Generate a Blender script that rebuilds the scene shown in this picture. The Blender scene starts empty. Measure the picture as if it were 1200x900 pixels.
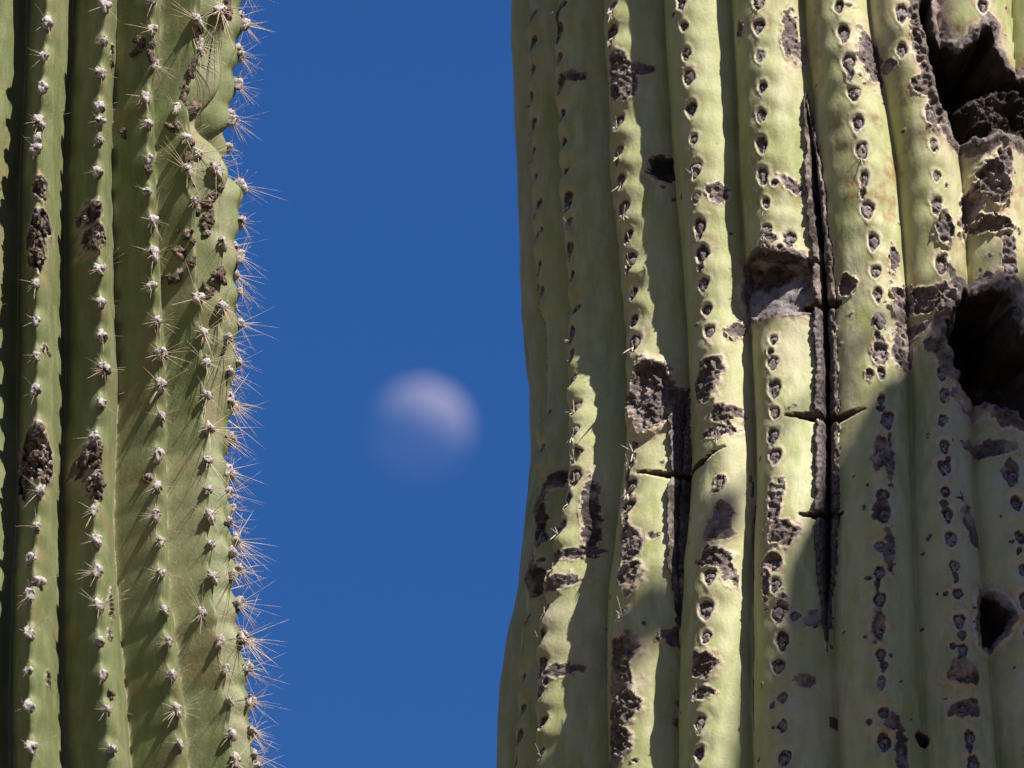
import bpy, bmesh, math, random
import numpy as np
from mathutils import Vector, Matrix

random.seed(7)
rng = np.random.default_rng(11)
sc = bpy.context.scene
col = sc.collection
R = math.radians

# ------------------------------------------------------------------ camera
TILT = R(28.0)                       # the lens looks up at the moon
HFOV = R(4.95)                       # the moon is half a degree wide
DIST = 7.64                          # metres to the trunks
CAMZ = 1.6
vdir = Vector((0, math.cos(TILT), math.sin(TILT)))
vup = Vector((0, -math.sin(TILT), math.cos(TILT)))
ZC = CAMZ + DIST * math.sin(TILT)    # height of the picture centre on the trunks
CAM = Vector((0, -DIST * math.cos(TILT), CAMZ))
cam_d = bpy.data.cameras.new('camera')
cam = bpy.data.objects.new('camera', cam_d)
col.objects.link(cam)
cam.location = CAM
cam.rotation_euler = (math.pi / 2 + TILT, 0, 0)
cam_d.sensor_width = 36
cam_d.lens = 18 / math.tan(HFOV / 2)
cam_d.clip_start = 0.1
cam_d.clip_end = 20000
cam_d.dof.use_dof = True
cam_d.dof.focus_distance = DIST - 0.27
cam_d.dof.aperture_fstop = 20
sc.camera = cam
sc.render.resolution_x, sc.render.resolution_y = 1024, 768

# ------------------------------------------------------------------ sky and sun
SUN_AZ, SUN_EL = R(44), R(50)        # azimuth: from the viewer's back towards the right
S = Vector((math.cos(SUN_EL) * math.sin(SUN_AZ), -math.cos(SUN_EL) * math.cos(SUN_AZ), math.sin(SUN_EL)))
w = bpy.data.worlds.new('World'); sc.world = w; w.use_nodes = True
nt = w.node_tree
bg = nt.nodes['Background']
sky = nt.nodes.new('ShaderNodeTexSky')
sky.sky_type = 'NISHITA'; sky.sun_disc = False
sky.sun_elevation = SUN_EL
sky.sun_rotation = math.atan2(S.x, S.y)
sky.altitude = 900; sky.air_density = 1.0; sky.dust_density = 0.0; sky.ozone_density = 4.0
hs = nt.nodes.new('ShaderNodeHueSaturation')
hs.inputs['Saturation'].default_value = 1.28
hs.inputs['Hue'].default_value = 0.512
nt.links.new(sky.outputs[0], hs.inputs['Color'])
nt.links.new(hs.outputs[0], bg.inputs['Color'])
bg.inputs['Strength'].default_value = 0.063
sl = bpy.data.lights.new('sun', 'SUN'); sl.energy = 5.0; sl.angle = R(0.53); sl.color = (1.0, 0.95, 0.86)
so = bpy.data.objects.new('sun', sl); col.objects.link(so)
so.rotation_euler = S.to_track_quat('Z', 'Y').to_euler()
so.location = (4, -6, 12)
sc.view_settings.view_transform = 'Standard'
sc.view_settings.look = 'None'
sc.view_settings.gamma = 1
sc.view_settings.use_curve_mapping = False
sc.view_settings.exposure = 0.88
sc.render.engine = 'CYCLES'

# ------------------------------------------------------------------ helpers
SPX = 2 * math.tan(HFOV / 2) / 1200   # tangent per photo pixel
S_ = SPX * DIST                       # metres per photo pixel at the trunk axis
CT, ST = math.cos(TILT), math.sin(TILT)

def ray(x, y):
    return (vdir + Vector((1, 0, 0)) * ((x - 600) * SPX) + vup * ((450 - y) * SPX))

def world_at_plane(x, y, y0=0.0):     # where the pixel's ray crosses the plane of the trunk axes
    d = ray(x, y); t = (y0 - CAM.y) / d.y
    return CAM + d * t

def lattice(seed, n=256):
    return np.random.default_rng(seed).random((n, n))

def vnoise(x, y, seed):               # smooth value noise 0..1
    L = lattice(seed)
    xi = np.floor(x).astype(int); yi = np.floor(y).astype(int)
    fx = x - xi; fy = y - yi
    fx = fx * fx * fx * (fx * (fx * 6 - 15) + 10); fy = fy * fy * fy * (fy * (fy * 6 - 15) + 10)
    a = L[xi % 256, yi % 256]; b = L[(xi + 1) % 256, yi % 256]
    c = L[xi % 256, (yi + 1) % 256]; d = L[(xi + 1) % 256, (yi + 1) % 256]
    return (a * (1 - fx) + b * fx) * (1 - fy) + (c * (1 - fx) + d * fx) * fy

def fbm(x, y, seed, octs=4):
    v = 0; amp = 0.5; tot = 0
    for o in range(octs):
        v = v + amp * vnoise(x * 2 ** o + 17.3 * o, y * 2 ** o + 5.1 * o, seed + o); tot += amp; amp *= 0.5
    return v / tot

def sstep(a, b, x):
    t = np.clip((x - a) / (b - a), 0, 1)
    return t * t * (3 - 2 * t)

def link(name, me, parent=None, mat=None):
    o = bpy.data.objects.new(name, me); col.objects.link(o)
    if mat is not None and not me.materials: me.materials.append(mat)
    if parent is not None: o.parent = parent
    return o

# ------------------------------------------------------------------ materials
def newmat(name):
    m = bpy.data.materials.new(name); m.use_nodes = True
    return m, m.node_tree, m.node_tree.nodes['Principled BSDF']

def N(t, typ, **kw):
    n = t.nodes.new(typ)
    for k, v in kw.items():
        if k.startswith('i_'): n.inputs[k[2:].replace('_', ' ')].default_value = v
        else: setattr(n, k, v)
    return n

def mixc(t, fac, a, b, blend='MIX'):
    m = t.nodes.new('ShaderNodeMix'); m.data_type = 'RGBA'; m.blend_type = blend
    for i, v in ((0, fac), (6, a), (7, b)):
        if hasattr(v, 'links') or hasattr(v, 'is_linked'): t.links.new(v, m.inputs[i])
        else: m.inputs[i].default_value = v if i == 0 else (*v, 1)
    return m.outputs[2]

def ramp(t, src, p0, p1, c0=(0, 0, 0), c1=(1, 1, 1)):
    r = t.nodes.new('ShaderNodeValToRGB')
    r.color_ramp.elements[0].position = p0; r.color_ramp.elements[0].color = (*c0, 1)
    r.color_ramp.elements[1].position = p1; r.color_ramp.elements[1].color = (*c1, 1)
    t.links.new(src, r.inputs[0]); return r.outputs[0]

def noise(t, coord, scale, detail=4, rough=0.55, sc3=None):
    n = N(t, 'ShaderNodeTexNoise'); n.inputs['Scale'].default_value = scale
    n.inputs['Detail'].default_value = detail; n.inputs['Roughness'].default_value = rough
    if sc3:
        mp = N(t, 'ShaderNodeMapping'); mp.inputs['Scale'].default_value = sc3
        t.links.new(coord, mp.inputs[0]); t.links.new(mp.outputs[0], n.inputs['Vector'])
    else: t.links.new(coord, n.inputs['Vector'])
    return n.outputs['Fac']

def attr(t, name):
    a = N(t, 'ShaderNodeAttribute'); a.attribute_name = name; return a.outputs['Fac']

def mul(t, a, b):
    m = N(t, 'ShaderNodeMath', operation='MULTIPLY')
    for i, v in ((0, a), (1, b)):
        if hasattr(v, 'is_linked'): t.links.new(v, m.inputs[i])
        else: m.inputs[i].default_value = v
    return m.outputs[0]

def add_bump(t, bs, h, strength, dist):
    b = N(t, 'ShaderNodeBump'); b.inputs['Strength'].default_value = strength; b.inputs['Distance'].default_value = dist
    t.links.new(h, b.inputs['Height']); t.links.new(b.outputs[0], bs.inputs['Normal'])

def skin_material(name, dark, mid, light, pale, rust, rough):
    m, t, bs = newmat(name)
    co = N(t, 'ShaderNodeTexCoord').outputs['Object']
    n1 = noise(t, co, 16, 5, 0.55, (1, 1, .45))
    n2 = noise(t, co, 120, 5, 0.6, (1, 1, .28))
    n3 = noise(t, co, 650, 4, 0.6)
    c = mixc(t, ramp(t, n1, .32, .68), dark, mid)
    c = mixc(t, ramp(t, n2, .42, .75), c, light)
    # waxy bloom flecks and tiny pits
    v = N(t, 'ShaderNodeTexVoronoi'); v.inputs['Scale'].default_value = 260; t.links.new(co, v.inputs['Vector'])
    fleck = mul(t, ramp(t, v.outputs['Distance'], .10, .22, (1, 1, 1), (0, 0, 0)), ramp(t, noise(t, co, 45, 3), .52, .66))
    c = mixc(t, mul(t, fleck, .55), c, rust)
    c = mixc(t, mul(t, ramp(t, n3, .5, .8), .25), c, pale)
    c = mixc(t, mul(t, attr(t, 'rust'), ramp(t, noise(t, co, 170, 5, .65), .38, .58)), c, rust)
    c = mixc(t, mul(t, attr(t, 'pale'), ramp(t, noise(t, co, 330, 4, .6), .2, .55)), c, pale)
    # pores and fine abrasion
    v2 = N(t, 'ShaderNodeTexVoronoi'); v2.inputs['Scale'].default_value = 620; t.links.new(co, v2.inputs['Vector'])
    c = mixc(t, mul(t, ramp(t, v2.outputs['Distance'], .08, .26, (1, 1, 1), (0, 0, 0)), .35), c, dark)
    c = mixc(t, mul(t, ramp(t, noise(t, co, 300, 6, .7, (1, 1, .12)), .56, .72), .3), c, pale)
    ck = mixc(t, ramp(t, noise(t, co, 480, 4, .65), .38, .66), (.035, .027, .028), (.19, .15, .145))
    c = mixc(t, ramp(t, attr(t, 'cork'), .25, .7), c, ck)
    t.links.new(c, bs.inputs['Base Color'])
    bs.inputs['Roughness'].default_value = rough
    bs.inputs['Specular IOR Level'].default_value = .22
    add_bump(t, bs, noise(t, co, 520, 6, .68, (1, 1, .6)), .35, .0011)
    return m

def cork_material(name, dark, mid, light, hi=.72):
    m, t, bs = newmat(name)
    co = N(t, 'ShaderNodeTexCoord').outputs['Object']
    n1 = noise(t, co, 230, 6, .65)
    n2 = noise(t, co, 70, 4, .6)
    c = mixc(t, ramp(t, n1, .36, .58), dark, mid)
    c = mixc(t, ramp(t, n2, .5, hi), c, light)
    c = mixc(t, mul(t, attr(t, 'pale'), .4), c, (.46, .35, .29))
    t.links.new(c, bs.inputs['Base Color'])
    bs.inputs['Roughness'].default_value = .8
    bs.inputs['Specular IOR Level'].default_value = .25
    add_bump(t, bs, noise(t, co, 520, 6, .7), .9, .002)
    return m

M_SKIN_R = skin_material('old_skin', (.275, .30, .105), (.40, .41, .20), (.50, .485, .30), (.56, .45, .37), (.27, .12, .06), .55)
M_SKIN_L = skin_material('young_skin', (.105, .126, .047), (.142, .161, .069), (.195, .212, .10), (.34, .30, .20), (.22, .12, .06), .55)
M_CORK = cork_material('cork', (.055, .042, .042), (.17, .135, .13), (.36, .29, .27), .62)
M_CORK_D = cork_material('dark_cork', (.02, .016, .016), (.095, .075, .068), (.36, .29, .27), .64)
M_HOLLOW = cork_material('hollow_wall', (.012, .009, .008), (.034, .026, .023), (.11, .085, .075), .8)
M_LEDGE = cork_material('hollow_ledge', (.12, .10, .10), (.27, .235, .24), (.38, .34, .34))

def felt_material(name, a, b, dark):
    m, t, bs = newmat(name)
    co = N(t, 'ShaderNodeTexCoord').outputs['Object']
    oi = N(t, 'ShaderNodeObjectInfo').outputs['Random']
    vm = N(t, 'ShaderNodeVectorMath', operation='ADD'); t.links.new(co, vm.inputs[0])
    cx = N(t, 'ShaderNodeCombineXYZ'); t.links.new(oi, cx.inputs[0]); t.links.new(oi, cx.inputs[2]); t.links.new(cx.outputs[0], vm.inputs[1])
    n = noise(t, vm.outputs[0], 330, 3, .6)
    c = mixc(t, ramp(t, noise(t, vm.outputs[0], 700, 3), .35, .65), a, b)
    c = mixc(t, ramp(t, n, .54, .62), c, dark)
    t.links.new(c, bs.inputs['Base Color'])
    bs.inputs['Roughness'].default_value = .9
    bs.inputs['Specular IOR Level'].default_value = .1
    add_bump(t, bs, noise(t, vm.outputs[0], 900, 4, .7), .8, .001)
    return m

M_KNOB = felt_material('knob_cork', (.04, .028, .022), (.15, .105, .08), (.30, .235, .20))
M_KNOBW = felt_material('knob_pale', (.26, .20, .17), (.45, .37, .33), (.06, .045, .04))
M_FELT = felt_material('areole_felt', (.27, .23, .225), (.56, .50, .48), (.045, .03, .026))
M_FELT_OLD = felt_material('worn_areole', (.12, .10, .10), (.33, .28, .27), (.03, .024, .024))
m, t, bs = newmat('spine')
oi = N(t, 'ShaderNodeObjectInfo').outputs['Random']
co = N(t, 'ShaderNodeTexCoord').outputs['Object']
c = mixc(t, ramp(t, noise(t, co, 160, 2), .4, .6), (.72, .58, .42), (.46, .28, .21))
t.links.new(mixc(t, mul(t, oi, .4), c, (.70, .60, .44)), bs.inputs['Base Color']); bs.inputs['Roughness'].default_value = .5
M_SPINE = m
m, t, bs = newmat('spine_grey')
co = N(t, 'ShaderNodeTexCoord').outputs['Object']
t.links.new(mixc(t, noise(t, co, 200, 2), (.32, .25, .20), (.62, .52, .44)), bs.inputs['Base Color']); bs.inputs['Roughness'].default_value = .6
M_SPINE_G = m

# ------------------------------------------------------------------ ground
m, t, bs = newmat('desert_ground')
co = N(t, 'ShaderNodeTexCoord').outputs['Object']
t.links.new(mixc(t, ramp(t, noise(t, co, 1.5, 8), .35, .65), (.05, .043, .03), (.10, .08, .055)), bs.inputs['Base Color'])
bs.inputs['Roughness'].default_value = .95
me = bpy.data.meshes.new('ground')
gv = []; gf = []
gs = [-6000, -1500, -300, -60, -20, -8, -3, 0, 3, 8, 20, 60, 300, 1500, 6000]
for yy in gs:
    for xx in gs:
        near = math.exp(-((xx / 25) ** 2 + (yy / 25) ** 2))
        gv.append((xx, yy, (random.uniform(-.05, 0) if near > .05 and abs(xx) + abs(yy) > 7 else 0)))
n_ = len(gs)
for i in range(n_ - 1):
    for j in range(n_ - 1):
        gf.append((i * n_ + j, i * n_ + j + 1, (i + 1) * n_ + j + 1, (i + 1) * n_ + j))
me.from_pydata(gv, [], gf)
g = link('ground', me, None, m); g['kind'] = 'structure'

# added unseen ridge ring, blocks bright horizon sky to deepen the shade
m, t, bs = newmat('added_hills_scrub')
co = N(t, 'ShaderNodeTexCoord').outputs['Object']
t.links.new(mixc(t, ramp(t, noise(t, co, .02, 8), .35, .65), (.05, .055, .03), (.11, .085, .06)), bs.inputs['Base Color'])
bs.inputs['Roughness'].default_value = .95
hv, hf = [], []
na, nr = 180, 14
for i in range(na):
    an = 2 * math.pi * i / na
    for j in range(nr):
        f = j / (nr - 1); rad = 650 + 1500 * f
        q = float(fbm(np.array([2 * math.cos(an) * 2 + 40 + f]), np.array([2 * math.sin(an) * 2 + 40 + f * 2]), 91, 4)[0])
        hgt = (210 + 420 * q) * math.sin(math.pi * min(1, f * 1.25)) ** 1.2 if f < .8 else 0
        hv.append((rad * math.cos(an), rad * math.sin(an), max(hgt, 0) - 3))
for i in range(na):
    for j in range(nr - 1):
        a = i * nr + j; b = ((i + 1) % na) * nr + j
        hf.append((a, a + 1, b + 1, b))
me = bpy.data.meshes.new('added_hills'); me.from_pydata(hv, [], hf)
for p in me.polygons: p.use_smooth = True
g = link('added_hills', me, None, m); g['kind'] = 'structure'

# ------------------------------------------------------------------ the stem builder
class Stem:
    """A ribbed trunk as a grid over angle and height. Angle 0 faces the camera (-Y), positive to the right (+X)."""
    def __init__(self, xc_px, sil, side, th_dense, th_step, z_step, z_top, y0=0.0):
        self.Y0 = y0
        self.X0 = world_at_plane(xc_px, 450, y0).x
        zz, rr = [], []
        for (x, y) in sil:
            p = world_at_plane(x, y, y0); zz.append(p.z); rr.append(abs(p.x - self.X0))
        o = np.argsort(zz); self.rz = np.array(zz)[o]; self.rr = np.array(rr)[o]
        self.z_top = z_top
        zlo = world_at_plane(600, 900, y0).z - .19; zhi = world_at_plane(600, 0, y0).z + .05
        a, b = th_dense
        dense = np.arange(a, b, th_step)
        coarse = np.linspace(b, a + 360, 110)[:-1]
        self.th = np.radians(np.concatenate([dense, coarse]))
        low = np.concatenate([np.arange(-.08, zlo - .3, .09), np.linspace(zlo - .3, zlo, 40)[:-1]])
        high = np.concatenate([np.linspace(zhi, zhi + .2, 30)[1:], np.arange(zhi + .22, z_top - .25, .05)])
        dome = z_top - .25 + .25 * np.sin(np.linspace(0, math.pi / 2, 26))
        self.z = np.concatenate([low, np.arange(zlo, zhi, z_step), high, dome[1:]])
        self.TH, self.ZZ = np.meshgrid(self.th, self.z)
        self.Rref = float(np.mean(self.rr))
        self.U = self.th * self.Rref / S_
        self.V = (ZC - self.z) * CT / S_
        sh = self.TH.shape
        self.disp = np.zeros(sh); self.pale = np.zeros(sh); self.rust = np.zeros(sh); self.cork = np.zeros(sh)
        self.region = np.zeros(sh, int)
        self.regions = []
    def Rz(self, z):
        base = np.interp(z, self.rz, self.rr)
        z = np.asarray(z, float)
        k = np.clip((self.rz[0] - .1 - z) / 3.0, 0, 1)
        base = base * (1 - .22 * k * k)
        u = np.clip((self.z_top - z) / .25, 0, 1)
        return base * np.sqrt(np.clip(1 - (1 - u) ** 2, 1e-6, 1))
    def hit(self, x, y, dep=0.0):      # pixel ray against the trunk envelope sunk by dep pixels -> (theta, z)
        d = ray(x, y); z = world_at_plane(x, y, self.Y0).z
        for _ in range(6):
            r = float(self.Rz(z)) - dep * S_
            ox, oy = CAM.x - self.X0, CAM.y - self.Y0
            A = d.x * d.x + d.y * d.y; B = ox * d.x + oy * d.y; C = ox * ox + oy * oy - r * r
            D = B * B - A * C
            t = (-B - math.sqrt(D)) / A if D > 0 else -B / A
            p = CAM + d * t; z = p.z
        return math.atan2(p.x - self.X0, self.Y0 - p.y), p.z
    def uv(self, x, y, dep=0.0):
        th, z = self.hit(x, y, dep)
        return th * self.Rref / S_, (ZC - z) * CT / S_
    def ribs(self, crests, gap_deg, back, depth, prof, fracs):
        """crests: list of pixel polylines; depth[k], fracs[k] belong to the gap right of crest k"""
        TC = []
        for pts in crests:
            q = [self.hit(x, y) for x, y in pts]
            zz = np.array([a[1] for a in q]); tt = np.array([a[0] for a in q])
            o = np.argsort(zz); zz, tt = zz[o], tt[o]
            raw = np.interp(self.z, zz, tt)
            # smooth along the height
            zs = np.linspace(zz[0] - .1, zz[-1] + .1, 160)
            rs = np.interp(zs, zz, tt)
            K = np.exp(-((zs[:, None] - zs[None, :]) / .028) ** 2); K /= K.sum(1, keepdims=True)
            TC.append(np.interp(self.z, zs, K @ rs))
        n = len(TC)
        # the ribs round the back share out what is left of the circle
        left = TC[-1]; rest = TC[0] + 2 * math.pi - TC[-1]
        for k in range(1, back + 1): TC.append(left + rest * k / (back + 1))
        TC = np.array(TC); nt_ = len(TC)
        depth = np.array(list(depth) + [depth[-1]] * (nt_ - len(depth))); fr = list(fracs) + [.5] * (nt_ - len(fracs))
        self.TC = TC
        PH = np.empty_like(self.TH)
        for i in range(len(self.z)):
            c = TC[:, i]; nx = np.append(c[1:], c[0] + 2 * math.pi)
            kn = np.empty(2 * nt_); kn[0::2] = c; kn[1::2] = c + (nx - c) * fr
            vals = np.arange(2 * nt_) * .5
            kn = np.concatenate([kn - 2 * math.pi, kn, kn + 2 * math.pi]); vals = np.concatenate([vals - nt_, vals, vals + nt_])
            PH[i] = np.interp(self.th, kn, vals)
        self.PH = PH
        tt = np.abs(PH - np.round(PH)) * 2
        gap = np.floor(PH).astype(int) % nt_
        self.t = tt
        Rr = self.Rz(self.z)[:, None]
        dp = depth[gap] * S_ * np.minimum(1, Rr / self.Rref)
        self.base_r = Rr - dp * prof(tt)
    def win(self, u, v, ru, rv):
        j0, j1 = np.searchsorted(self.U, [u - ru, u + ru])
        i1 = len(self.V) - np.searchsorted(self.V[::-1], v - rv); i0 = len(self.V) - np.searchsorted(self.V[::-1], v + rv)
        sl = (slice(i0, i1), slice(j0, j1))
        du = self.U[None, j0:j1] - u; dv = self.V[i0:i1, None] - v
        return sl, np.broadcast_to(du, (i1 - i0, j1 - j0)), np.broadcast_to(dv, (i1 - i0, j1 - j0))
    def wide(self, u):                 # foreshortening near the limb
        return 1 / max(math.cos(u * S_ / self.Rref), .62)
    def gauss(self, u, v, su, sv, amp, field='disp'):
        sl, du, dv = self.win(u, v, 3 * su, 3 * sv)
        f = getattr(self, field)
        val = amp * np.exp(-((du / su) ** 2 + (dv / sv) ** 2))
        if field == 'disp': f[sl] += val
        else: f[sl] = np.maximum(f[sl], val)
    def new_region(self, name, mat):
        self.regions.append((name, mat)); return len(self.regions)
    def scar(self, x, y, rx, ry, name='corky_scar', mat=None, sink=2, rim=1.6, rough=4, dep=0, rot=0, halo=.65, edge=.55):
        u, v = self.uv(x, y, dep); rx = rx * self.wide(u)
        rid = self.new_region(name, mat or M_CORK)
        m_ = max(rx, ry) * 2.1 + 8
        sl, du, dv = self.win(u, v, m_, m_)
        if du.size == 0: return
        c, s = math.cos(rot), math.sin(rot)
        a = (du * c + dv * s) / rx; b = (-du * s + dv * c) / ry
        uu = du + u; vv = dv + v
        seed = 100 + rid
        sz = max(3.0, min(rx, ry))
        d = np.sqrt(a * a + b * b) * .92 + edge * 2 * (fbm(uu / (sz * .8), vv / (sz * .8), seed, 3) - .5) + .16 * (fbm(uu / 2.6, vv / 2.6, seed + 5, 2) - .5)
        inside = d < 1
        self.region[sl][inside] = rid
        k = sstep(1.05, .75, d)
        lump = fbm(uu / 5.0, vv / 4.0, seed + 40, 4) - .5
        ridg = 1 - np.abs(fbm(uu / 8, vv / 5, seed + 60, 2) * 2 - 1) * 2
        self.disp[sl] += k * (-sink + rough * (1.6 * lump + .5 * ridg)) + rim * np.exp(-((d - 1.0) / .16) ** 2)
        self.pale[sl] = np.maximum(self.pale[sl], halo * np.exp(-((d - 1.1) / .18) ** 2))
        self.rust[sl] = np.maximum(self.rust[sl], .6 * np.exp(-(np.maximum(d - 1.05, 0) / .35) ** 2))
    def pit(self, u, v, a, b, deep, seed, halo):
        sl, du, dv = self.win(u, v, a * 3 + 4, b * 3 + 4)
        uu, vv = du + u, dv + v
        wx = du + 3.8 * (fbm(uu / 7, vv / 7, seed, 2) - .5); wy = dv + 3.8 * (fbm(uu / 7 + 9, vv / 7, seed + 1, 2) - .5)
        ta = a * np.clip(1 - .38 * wy / b, .35, 1.5)
        d = np.sqrt((wx / ta) ** 2 + (wy / b) ** 2) + .28 * (fbm(uu / 2.4, vv / 2.4, seed + 2, 2) - .5)
        k = sstep(1.15, .55, d)
        self.disp[sl] += -deep * k * (1 + .35 * np.clip(-wy / b, -1, 1)) + 1.0 * np.exp(-((d - 1.35) / .3) ** 2) + k * 5 * (fbm(uu / 3, vv / 3, seed + 3, 3) - .5)
        self.cork[sl] = np.maximum(self.cork[sl], sstep(1.12, .88, d))
        self.pale[sl] = np.maximum(self.pale[sl], halo * np.exp(-((d - 1.2) / .5) ** 2))
        self.rust[sl] = np.maximum(self.rust[sl], .5 * halo * np.exp(-((d - 1.7) / .5) ** 2))
    def poly_uv(self, pts, dep=0): return np.array([self.uv(x, y, dep) for x, y in pts])
    def sdf(self, P, du, dv):          # signed distance to a polygon, negative inside
        x, y = du, dv
        dm = np.full(x.shape, 1e9); ins = np.zeros(x.shape, bool)
        n = len(P)
        for i in range(n):
            ax, ay = P[i]; bx, by = P[(i + 1) % n]
            ex, ey = bx - ax, by - ay
            h = np.clip(((x - ax) * ex + (y - ay) * ey) / (ex * ex + ey * ey + 1e-9), 0, 1)
            dm = np.minimum(dm, np.hypot(x - ax - ex * h, y - ay - ey * h))
            cnd = ((ay > y) != (by > y)) & (x < (bx - ax) * (y - ay) / (by - ay + 1e-12) + ax)
            ins ^= cnd
        return np.where(ins, -dm, dm)
    def hollow(self, pts, depth, name, mat, wall=7, lip=3, rough=6, edge=5, shape=None, dep=0, halo=.8, corky=9, upper=None):
        P = self.poly_uv(pts, dep); c = (P.min(0) + P.max(0)) / 2; r = (P.max(0) - P.min(0)) / 2 + 30
        sl, du, dv = self.win(c[0], c[1], r[0], r[1])
        uu, vv = du + c[0], dv + c[1]
        rid = self.new_region(name, mat); seed = 300 + 7 * rid
        d = self.sdf(P, uu, vv) + edge * 2 * (fbm(uu / 10, vv / 10, seed, 3) - .5)
        rim_id = self.new_region('corky_rim', M_CORK)
        rimw = corky * (.3 + 1.2 * fbm(uu / 14, vv / 14, seed + 9, 3))
        self.region[sl][(d < rimw)] = rim_id
        self.region[sl][d < -1] = rid
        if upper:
            top_id = self.new_region('hollow_roof_shade', upper[1]); vt = self.uv(pts[0][0] + 40, upper[0])[1]  # darker material up here paints in the shade inside the hollow
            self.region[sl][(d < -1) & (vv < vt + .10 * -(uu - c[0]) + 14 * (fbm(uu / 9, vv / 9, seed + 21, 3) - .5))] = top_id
        k = sstep(0, -wall, d)
        dd = depth if shape is None else depth * shape(uu, vv, self)
        lump = fbm(uu / 13, vv / 11, seed + 3, 5) - .5 + .25 * (fbm(uu / 3.5, vv / 3.5, seed + 13, 2) - .5)
        cur = self.disp[sl]
        self.disp[sl] = cur * (1 - k) - k * (dd + rough * 2 * lump * np.minimum(1, dd / 12 + .3))
        self.disp[sl] += lip * np.exp(-((d - 3.5) / 5.5) ** 2) + sstep(rimw + 2, 0, d) * (1 - k) * 7 * (fbm(uu / 5, vv / 5, seed + 5, 3) - .55)
        self.pale[sl] = np.maximum(self.pale[sl], halo * np.exp(-((d - rimw - 1) / 3.5) ** 2))
        self.rust[sl] = np.maximum(self.rust[sl], .8 * np.exp(-(np.maximum(d - rimw, 0) / 9) ** 2))
        self.flat = getattr(self, 'flat', None)
        if self.flat is None: self.flat = np.zeros(self.TH.shape)
        self.flat[sl] = np.maximum(self.flat[sl], k)
    def crack(self, pts, w, gap, deep, dep=30, name='crack', mat=None, grain=1, lipup=3, fill=0):
        """a split: two bark lips of half width w round a gap; pts carry (x, y, relative width)"""
        P = np.array([(*self.uv(x, y, dep), k) for x, y, k in pts])
        lo, hi = P[:, :2].min(0) - w - 14, P[:, :2].max(0) + w + 14
        sl, du, dv = self.win(*((lo + hi) / 2), *((hi - lo) / 2))
        uu, vv = du + (lo + hi)[0] / 2, dv + (lo + hi)[1] / 2
        rid = self.new_region(name, mat or M_CORK); seed = 500 + 11 * rid
        wob = 5 * (fbm(uu / 60 + 3, vv / 22, seed, 3) - .5)
        best = np.full(uu.shape, 1e9); ww = np.ones(uu.shape); al = np.zeros(uu.shape); run = 0
        for i in range(len(P) - 1):
            ax, ay, ka = P[i]; bx, by, kb = P[i + 1]; ex, ey = bx - ax, by - ay; L2 = ex * ex + ey * ey + 1e-9
            h = np.clip(((uu - ax) * ex + (vv - ay) * ey) / L2, 0, 1)
            q = np.hypot(uu - ax - ex * h, vv - ay - ey * h)
            b = q < best
            best = np.where(b, q, best); ww = np.where(b, ka + (kb - ka) * h, ww); al = np.where(b, run + h * math.sqrt(L2), al)
            run += math.sqrt(L2)
        d = np.abs(best + wob * .4)
        W = np.maximum(w * ww * (1 + .35 * (fbm(uu / 20, vv / 14, seed + 2, 3) - .5) * 2), .01)
        G = gap * np.minimum(ww, 1) * (.25 + 1.5 * fbm(uu / 12, vv / 7, seed + 4, 3))
        ins = d < W
        self.region[sl][ins] = rid
        k = sstep(W, W * .85, d)
        bark = lipup * np.sin(np.clip((d - G) / np.maximum(W - G, .1), 0, 1) * math.pi) ** .7
        gr = grain * .6 * (3.2 * np.abs(np.sin(al / 3.2 + 6 * fbm(uu / 9, vv / 9, seed + 6, 2))) - 1.6 + 5 * (fbm(uu / 3.5, vv / 3, seed + 8, 3) - .5))
        trench = -deep * sstep(G + 1.2, G * .35, d) * np.minimum(1, ww)
        self.disp[sl] += k * (bark + gr * .55 + fill) + trench - 2.5 * np.exp(-((d - W) / 2.0) ** 2) * ins
        self.pale[sl] = np.maximum(self.pale[sl], .5 * np.exp(-((d - W - .5) / 2.2) ** 2) * (ww > .05) * (d > W))
    def finish(self):
        f = getattr(self, 'flat', np.zeros(self.TH.shape))
        RR = self.Rz(self.z)[:, None]
        r = self.base_r * (1 - f * .92) + (RR - 10 * S_) * f * .92      # holes do not follow the ribs to their floor
        r = r + self.disp * S_
        r = np.maximum(r, .004)
        self.P = np.stack([self.X0 + r * np.sin(self.TH), self.Y0 - r * np.cos(self.TH), self.ZZ], -1)
        dth = np.roll(self.P, -1, 1) - np.roll(self.P, 1, 1)
        dz = np.gradient(self.P, axis=0)
        nn = np.cross(dth, dz); nn /= np.linalg.norm(nn, axis=-1, keepdims=True) + 1e-12
        self.Nn = nn
    def at(self, th, z):
        j = int(np.argmin(np.abs(self.th - th))); i = int(np.argmin(np.abs(self.z - z)))
        a = slice(max(i - 6, 0), i + 7); b = slice(max(j - 6, 0), j + 7)
        n = self.Nn[a, b].reshape(-1, 3).mean(0)
        return Vector(self.P[i, j]), Vector(n).normalized()
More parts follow.
